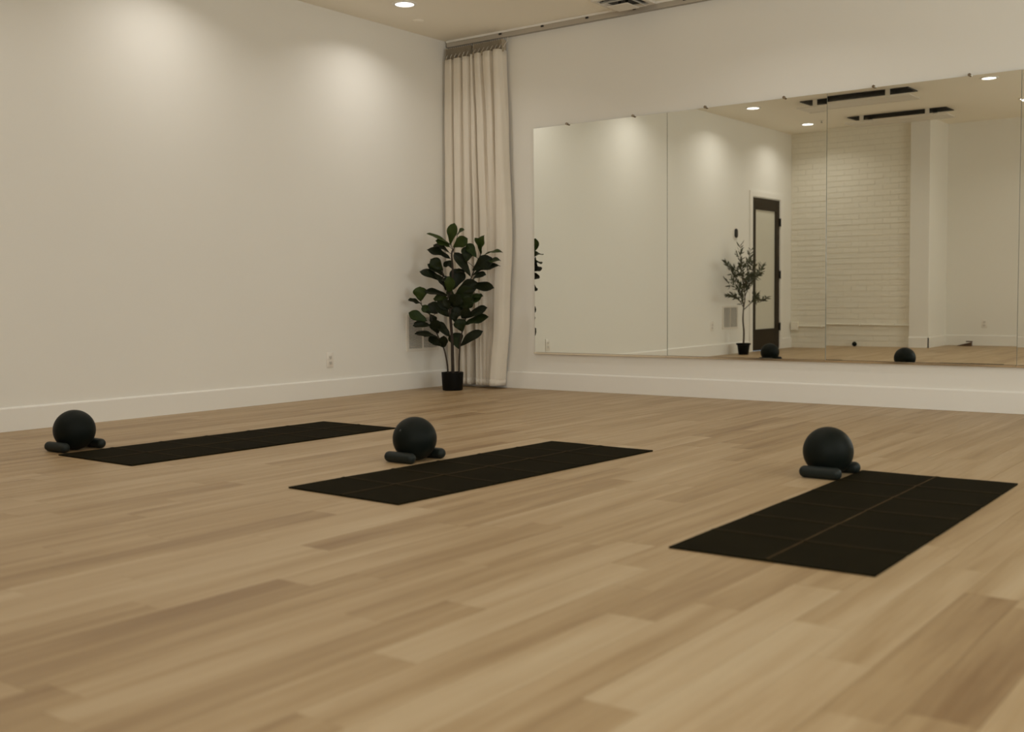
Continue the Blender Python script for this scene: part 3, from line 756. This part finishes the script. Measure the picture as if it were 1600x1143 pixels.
def deflector(label, cx, cy):
    t = thing('air_deflector', label, 'vent', (cx, cy, H), 0, 'white deflector plates hung under black ceiling slots')
    w, d = 0.60, 0.16
    bm = bmesh.new()
    for b in ((-w, w, -d, -d + .02), (-w, w, d - .02, d), (-w, -w + .02, -d + .02, d - .02), (w - .02, w, -d + .02, d - .02)): box(bm, *b, -0.010, -0.0005)
    obj('slot_frame', bm, M_slot, t, sm=False)
    boxo('slot_void', (-w + .02, w - .02, -d + .02, d - .02, -0.003, -0.0008), M_dark, t)
    bl = bpy.data.meshes.new('blade'); bm = bmesh.new(); box(bm, -w + .02, w - .02, -0.008, 0.008, -0.012, -0.010); bm.to_mesh(bl); bm.free(); bl.materials.append(M_slot)
    for k in range(9):
        o = bpy.data.objects.new('blade', bl); C.objects.link(o); o.parent = t; o.location = (0, -d + 0.04 + k * 0.03, 0)
    bm = bmesh.new(); box(bm, -w - .02, w + .02, -d - 0.02, d + 0.02, -0.087, -0.080, 0.002)
    obj('deflector_plate', bm, M_vent, t)
    boxo('plate_lip', (-w - .02, w + .02, d + 0.0205, d + 0.026, -0.092, -0.070), M_vent, t)
    boxo('plate_lip', (-w - .02, w + .02, -d - 0.026, -d - 0.0205, -0.092, -0.070), M_vent, t)
    for x in (-0.42, 0.38):
        for s in (-1, 1):
            boxo('bracket', (x - 0.025, x + 0.025, s * d - 0.003, s * d + 0.003, -0.080, -0.0005), M_vent, t)
    return t
deflector('long white deflector plate under a black ceiling slot, cut by the mirror top edge', 1.74, -4.95)
deflector('long white deflector plate under a black ceiling slot, the one nearer the brick wall', 1.66, -6.60)

def downlight(x, y, label):
    t = thing('recessed_downlight', label, 'ceiling light', (x, y, H), 0, 'round recessed ceiling lights')
    obj('trim_ring', lathe([(.092, -.0005), (.092, -.004), (.086, -.007), (.070, -.008), (.068, -.004), (.068, -.0005)], 40), M_base, t)
    obj('lens', lathe([(.068, -.0012), (.068, -.0035), (0, -.0045)], 40), M_lens, t)
    ld = bpy.data.lights.new('downlight_lamp', 'AREA'); ld.shape = 'DISK'; ld.size = 0.13; ld.energy = LAMP_W; ld.color = LAMP_COL
    ld.spread = math.radians(140)
    lo = bpy.data.objects.new('downlight_lamp', ld); C.objects.link(lo); lo.parent = t; lo.location = (0, 0, -0.012)
dl = {(0, 0): 'round downlight in the left row nearest the curtain, cut by the top of the photo',
      (0, 1): 'round downlight in the left row over the left mat, above the photo',
      (0, 2): 'round downlight in the left row seen in the mirror, the nearer of that pair',
      (0, 3): 'round downlight in the left row by the door, seen in the mirror',
      (1, 0): 'round downlight in the second row by the mirror wall, above the photo',
      (1, 1): 'round downlight in the second row over the mats, above the photo',
      (1, 2): 'round downlight at the upper right of the third mirror panel',
      (1, 3): 'round downlight at the mirror seam by the right edge of the photo'}
for i, x in enumerate((0.545, 3.14)):
    for j, y in enumerate((-1.15, -2.95, -4.85, -6.48)):
        downlight(x, y, dl[(i, j)])

sd = thing('detector_cover', 'small flat white round cover on the ceiling near the corner', 'detector', (0.30, -0.72, H))
obj('cover_disc', lathe([(0, -.010), (.035, -.010), (.042, -.006), (.045, -.0005)], 32), M_ceil, sd)
sp = thing('sprinkler_head', 'tiny ceiling sprinkler head seen in the mirror between the deflectors', 'sprinkler', (0.80, -6.30, H))
obj('escutcheon', lathe([(0, -.006), (.025, -.006), (.030, -.0005)], 20), M_vent, sp)
obj('deflector_disc', lathe([(0, -.03), (.014, -.03), (.014, -.028), (.004, -.027), (.004, -.006)], 16), M_slot, sp)

# surveyed stems and leaves: base xyz, tip xyz, width, shade
LEAVES = [[0.362, -0.435, 1.185, 0.415, -0.45, 1.336, 0.065, 3], [0.411, -0.411, 1.248, 0.499, -0.434, 1.29, 0.024, 3], [0.381, -0.422, 1.161, 0.502, -0.402, 1.221, 0.071, 3], [0.357, -0.439, 1.161, 0.301, -0.539, 1.204, 0.042, 3], [0.362, -0.435, 1.179, 0.258, -0.582, 1.259, 0.027, 3], [0.355, -0.439, 1.067, 0.232, -0.555, 1.133, 0.053, 0], [0.346, -0.445, 1.12, 0.236, -0.487, 1.173, 0.042, 0], [0.369, -0.428, 1.05, 0.304, -0.452, 1.01, 0.036, 0], [0.373, -0.425, 0.985, 0.336, -0.434, 1.045, 0.036, 0], [0.306, -0.473, 0.974, 0.262, -0.556, 1.056, 0.077, 1], [0.314, -0.466, 0.927, 0.221, -0.545, 1.016, 0.053, 0], [0.314, -0.466, 0.88, 0.19, -0.6, 0.957, 0.053, 0], [0.322, -0.459, 0.815, 0.288, -0.543, 0.927, 0.036, 0], [0.351, -0.439, 0.791, 0.387, -0.48, 0.914, 0.068, 3], [0.377, -0.422, 0.909, 0.332, -0.506, 0.885, 0.024, 0], [0.375, -0.422, 0.82, 0.405, -0.38, 0.973, 0.101, 0], [0.513, -0.374, 0.924, 0.384, -0.399, 1.103, 0.065, 0], [0.479, -0.386, 1.036, 0.492, -0.363, 1.153, 0.083, 1], [0.562, -0.358, 1.075, 0.487, -0.366, 1.177, 0.059, 2], [0.597, -0.345, 1.104, 0.585, -0.394, 1.218, 0.035, 3], [0.603, -0.343, 1.103, 0.648, -0.36, 1.235, 0.038, 3], [0.626, -0.335, 1.088, 0.762, -0.287, 1.106, 0.021, 3], [0.59, -0.347, 1.04, 0.744, -0.293, 1.043, 0.029, 2], [0.537, -0.366, 0.971, 0.678, -0.317, 1.061, 0.088, 0], [0.536, -0.366, 0.93, 0.735, -0.296, 0.996, 0.035, 0], [0.524, -0.37, 0.883, 0.666, -0.375, 0.927, 0.035, 0], [0.476, -0.386, 0.849, 0.686, -0.312, 0.826, 0.059, 0], [0.404, -0.411, 0.797, 0.556, -0.354, 0.865, 0.089, 0], [0.38, -0.419, 0.75, 0.536, -0.377, 0.807, 0.095, 1], [0.341, -0.445, 0.762, 0.227, -0.584, 0.798, 0.041, 0], [0.156, -0.575, 0.728, 0.164, -0.591, 0.834, 0.089, 3], [0.161, -0.572, 0.705, 0.12, -0.671, 0.735, 0.03, 0], [0.34, -0.445, 0.744, 0.227, -0.486, 0.745, 0.044, 3], [0.38, -0.419, 0.773, 0.321, -0.43, 0.809, 0.047, 2], [0.486, -0.382, 0.725, 0.609, -0.347, 0.759, 0.024, 2], [0.314, -0.466, 0.927, 0.374, -0.465, 0.867, 0.03, 0], [0.377, -0.422, 0.95, 0.448, -0.368, 0.961, 0.03, 0], [0.439, -0.398, 0.696, 0.595, -0.35, 0.756, 0.058, 2], [0.372, -0.422, 0.587, 0.414, -0.38, 0.674, 0.08, 0], [0.366, -0.426, 0.602, 0.387, -0.393, 0.674, 0.066, 0], [0.337, -0.447, 0.639, 0.28, -0.503, 0.719, 0.051, 0], [0.217, -0.531, 0.625, 0.185, -0.581, 0.684, 0.051, 2], [0.265, -0.497, 0.625, 0.214, -0.537, 0.698, 0.088, 0], [0.192, -0.548, 0.567, 0.097, -0.641, 0.627, 0.066, 2], [0.227, -0.523, 0.523, 0.144, -0.642, 0.526, 0.044, 0], [0.262, -0.497, 0.432, 0.147, -0.62, 0.46, 0.037, 0], [0.302, -0.468, 0.347, 0.198, -0.518, 0.421, 0.055, 0], [0.302, -0.468, 0.347, 0.343, -0.515, 0.437, 0.058, 0], [0.268, -0.493, 0.465, 0.28, -0.561, 0.568, 0.073, 0], [0.345, -0.439, 0.435, 0.257, -0.502, 0.545, 0.058, 0], [0.348, -0.439, 0.595, 0.283, -0.529, 0.669, 0.051, 0], [0.465, -0.388, 0.536, 0.643, -0.327, 0.59, 0.055, 1], [0.459, -0.391, 0.58, 0.643, -0.343, 0.662, 0.051, 0], [0.443, -0.396, 0.478, 0.433, -0.429, 0.573, 0.08, 1], [0.411, -0.406, 0.34, 0.355, -0.388, 0.455, 0.095, 1], [0.426, -0.401, 0.358, 0.622, -0.377, 0.472, 0.058, 0], [0.392, -0.414, 0.544, 0.386, -0.439, 0.631, 0.051, 0], [0.437, -0.398, 0.587, 0.524, -0.412, 0.66, 0.065, 0], [0.489, -0.381, 0.659, 0.439, -0.398, 0.732, 0.073, 1], [0.361, -0.43, 0.682, 0.441, -0.434, 0.768, 0.095, 0], [0.438, -0.398, 0.667, 0.544, -0.39, 0.739, 0.08, 1], [0.217, -0.531, 0.618, 0.238, -0.5, 0.559, 0.051, 0], [0.355, -0.434, 0.646, 0.335, -0.488, 0.733, 0.051, 0]]
STEMS = [[[0.362, -0.424, 0.142], [0.361, -0.426, 0.281], [0.36, -0.428, 0.427], [0.352, -0.436, 0.595], [0.35, -0.439, 0.74], [0.367, -0.428, 0.868], [0.373, -0.425, 0.985], [0.368, -0.43, 1.102], [0.38, -0.422, 1.143]], [[0.329, -0.447, 0.142], [0.324, -0.451, 0.223], [0.302, -0.468, 0.347], [0.256, -0.502, 0.472], [0.217, -0.531, 0.611], [0.17, -0.565, 0.669]], [[0.41, -0.405, 0.143], [0.419, -0.403, 0.34], [0.443, -0.396, 0.485], [0.474, -0.386, 0.594], [0.489, -0.381, 0.659]], [[0.35, -0.438, 0.638], [0.388, -0.416, 0.718], [0.441, -0.398, 0.837], [0.512, -0.374, 0.895], [0.536, -0.366, 0.947], [0.56, -0.358, 0.988], [0.597, -0.345, 1.092]], [[0.351, -0.437, 0.595], [0.32, -0.46, 0.69], [0.341, -0.445, 0.774], [0.313, -0.466, 0.868], [0.307, -0.471, 0.927], [0.306, -0.473, 0.986]]]

# ------------------------------------------------------------------ fiddle leaf fig
fig = thing('fiddle_leaf_fig', 'tall dark green fiddle leaf fig in a small black pot in the corner', 'plant', (0.366, -0.435, 0))
def local(p): return (p[0] - 0.366, p[1] + 0.435, p[2])
pot = obj('pot', lathe([(0, .0005), (.078, .0005), (.082, .006), (.090, .143), (.0905, .147), (.084, .147), (.082, .125), (0, .125)], 48), M_pot, fig)
obj('soil', lathe([(0, .132), (.05, .134), (.083, .128)], 24), M_soil, fig)
def widths(n, a, b): return [a + (b - a) * i / (n - 1) for i in range(n)]
nm = ['trunk', 'stem', 'stem', 'branch', 'branch']
wd = [(.0145, .006), (.007, .0045), (.007, .0045), (.0065, .0035), (.0055, .0035)]
for S_, n_, (a, b) in zip(STEMS, nm, wd):
    P = [local(p) for p in S_]
    if n_ in ('trunk', 'stem'): P[0] = (P[0][0], P[0][1], 0.127)
    Q = catmull(P, 4); obj(n_, tube(Q, widths(len(Q), a, b), 10), M_bark, fig)
CAMD = Vector((0.63, -0.77, 0.05)).normalized()
def leaf_mesh(P0, P1, W, g, parent, sd, m=None, petiole=True):
    rnd = random.Random(sd)
    P0 = Vector(P0); P1 = Vector(P1); ax = P1 - P0; P0 = P0 - ax * 0.03; P1 = P1 + ax * 0.09; ax = P1 - P0; Ln = ax.length; ax.normalize()
    if Ln < 0.02: return
    c = (CAMD - ax * CAMD.dot(ax)).normalized(); s = ax.cross(c).normalized()
    W *= 1.55; Wr = max(W, min(0.105, Ln * 0.64)); co = min(W / Wr, 1.0); si = math.sqrt(max(0, 1 - co * co))
    if s.z < 0: s = -s
    n = (c * co + s * si).normalized(); wdir = ax.cross(n).normalized()
    if m is None: m = M_leaf[g]
    ex = rnd.uniform(1.15, 1.5); nu, nv = 10, 6; vs = []; fs = []
    droop = rnd.uniform(0.02, 0.12) * Ln; cup = rnd.uniform(0.10, 0.26); wav = rnd.uniform(0.002, 0.007); ph = rnd.uniform(0, 6)
    for i in range(nu + 1):
        t = i / nu; tt = 0.04 + 0.96 * t
        prof = (math.sin(math.pi * tt ** ex)) ** 0.62 if tt < 1 else 0.0
        prof *= (0.55 + 0.5 * t) if t < 0.75 else 0.925 + 0.08 * (t - .75)
        prof = prof * (1 - 0.12 * math.exp(-((t - 0.35) / 0.12) ** 2))
        if i == 0: prof = 0.04
        hw = Wr / 2 * prof
        cen = P0 + ax * (Ln * t) + n * (droop * math.sin(math.pi * t))
        for j in range(nv + 1):
            q = (j / nv - 0.5) * 2
            off = n * (cup * hw * abs(q) ** 1.3 + wav * math.sin(6 * t * 2 + ph + 2 * q) * abs(q))
            vs.append(tuple(cen + wdir * (q * hw) + off))
    for i in range(nu):
        for j in range(nv):
            a = i * (nv + 1) + j; fs.append((a, a + 1, a + nv + 2, a + nv + 1))
    vs = [(max(v[0], 0.006 - 0.366 ), v[1], v[2]) for v in vs]
    o = pydata('leaf', vs, fs, m, parent)
    md = o.modifiers.new('s', 'SOLIDIFY'); md.thickness = 0.0009; md.offset = 0
    return o
def nearest(P):
    best = None
    for S_ in STEMS:
        for a, b in zip(S_, S_[1:]):
            A = Vector(local(a)); B_ = Vector(local(b)); t = max(0, min(1, (P - A).dot(B_ - A) / max((B_ - A).length_squared, 1e-9)))
            q = A + (B_ - A) * t
            if best is None or (P - q).length < best[0]: best = ((P - q).length, q)
    return best
pet = bmesh.new()
for i, (a, b, c, d, e, f, W, g) in enumerate(LEAVES):
    P0 = Vector(local((a, b, c))); P1 = local((d, e, f))
    leaf_mesh(P0, P1, W, g, fig, i)
    dd, q = nearest(P0)
    if 0.004 < dd < 0.2: tube([q - Vector((0, 0, dd * 0.25)), (q + P0) / 2 - Vector((0, 0, 0.004)), P0 + (Vector(P1) - P0) * 0.08], [.0028, .0022, .0018], 6, pet)
obj('petioles', pet, M_bark, fig)

# ------------------------------------------------------------------ olive tree (reflected in the mirror)
OX, OY = 0.20, -5.335
ol = thing('olive_tree', 'slim potted olive tree by the dark door, seen in the mirror', 'plant', (OX, OY, 0))
obj('pot', lathe([(0, .0005), (.058, .0005), (.061, .004), (.076, .118), (.088, .120), (.090, .140), (.082, .140), (.078, .125), (0, .125)], 40), M_pot, ol)
obj('soil', lathe([(0, .128), (.05, .130), (.079, .124)], 20), M_soil, ol)
tk = [(0, 0, .12), (.004, -.004, .28), (-.004, .006, .42), (0, 0, .56), (.01, -.02, .72), (0, .01, .90)]
Q = catmull(tk, 4); obj('trunk', tube(Q, widths(len(Q), .012, .005), 8), M_bark2, ol)
# branches fan out along the wall: mirror left is +y
rr = random.Random(3)
lv, lf = [], []
def oleaf(P, d, L_):
    d = Vector(d).normalized(); a = d.cross(Vector((rr.uniform(-1, 1), rr.uniform(-1, 1), rr.uniform(-1, 1)))).normalized(); nn = d.cross(a)
    s = len(lv); w = L_ * rr.uniform(.17, .26)
    for t, k in ((0, 0), (.3, .9), (.6, 1), (1, 0)):
        c = Vector(P) + d * (L_ * t) + nn * (0.1 * L_ * math.sin(t * 3))
        if k == 0: lv.append(tuple(c))
        else: lv.extend([tuple(c + a * w * k / 2 + nn * .001), tuple(c - a * w * k / 2 + nn * .001)])
    lf.extend([(s, s + 1, s + 2), (s + 1, s + 3, s + 4, s + 2), (s + 3, s + 5, s + 4)])
brs = []
def branch(p0, pts):
    P = [Vector(p0)] + [Vector(p) for p in pts]
    Q = catmull([tuple(p) for p in P], 5); obj('branch', tube(Q, widths(len(Q), .0055, .0018), 6), M_bark2, ol); brs.append(Q)
#   y offsets: + is towards the mirror (left in its picture), - towards the door
main = [((0, 0, .60), [(.03, .10, .70), (.05, .26, .80), (.04, .46, .86)]),
        ((0, 0, .62), [(-.02, .06, .74), (-.03, .20, .92), (-.02, .30, 1.04), (-.02, .42, 1.12)]),
        ((0, 0, .55), [(.05, -.07, .62), (.08, -.18, .68), (.08, -.34, .66), (.06, -.46, .67)]),
        ((.01, -.02, .72), [(.03, -.10, .85), (.03, -.22, .92), (.0, -.38, .98), (.02, -.46, 1.05)]),
        ((0, 0, .85), [(-.02, .02, 1.0), (.0, .08, 1.12), (.0, .09, 1.24)]),
        ((0, 0, .80), [(.03, -.05, .95), (.0, -.10, 1.08), (.03, -.12, 1.20)]),
        ((0, .0, .70), [(.02, .08, .80), (.06, .12, .92), (.05, .20, .98)]),
        ((.01, -.02, .68), [(-.03, -.10, .78), (-.05, -.20, .82), (-.04, -.25, .90)]),
        ((0, 0, .85), [(.05, .01, .92), (.09, -.05, .98), (.1, -.06, 1.08)]),
        ((0, 0, .58), [(.04, .14, .63), (.06, .28, .70), (.05, .40, .72)])]
for p0, pts in main: branch(p0, pts)
for Q in brs:
    n = len(Q)
    for i in range(int(n * .3), n):
        A = Vector(Q[max(i - 1, 0)]); B_ = Vector(Q[i]); t = (B_ - A).normalized() if (B_ - A).length > 0 else Vector((0, 0, 1))
        for k in range(2):
            s = Vector((rr.uniform(-1, 1), rr.uniform(-1, 1), rr.uniform(-.6, 1))).normalized()
            oleaf(B_, t * .7 + s * .8, rr.uniform(.06, .09))
        if i % 3 == 0:
            s = Vector((rr.uniform(-.8, .8), rr.uniform(-1, 1), rr.uniform(-.1, 1))).normalized() * .5 + t * .6; s.normalize()
            ln = rr.uniform(.06, .12)
            for q in range(1, 6):
                for k in (-1, 1):
                    w_ = s.cross(Vector((.3, .4, .8))).normalized() * k
                    oleaf(B_ + s * ln * q / 5, s * .8 + w_ * .7 + Vector((0, 0, rr.uniform(-.3, .3))), rr.uniform(.055, .085))
            obj('twig', tube([B_, B_ + s * ln], [.0016, .001], 5), M_bark2, ol)
lv = [(max(v[0], 0.01 - OX), v[1], v[2]) for v in lv]
tag(pydata('foliage', lv, lf, M_olive, ol, sm=False), 'narrow grey green leaves', kind='stuff')
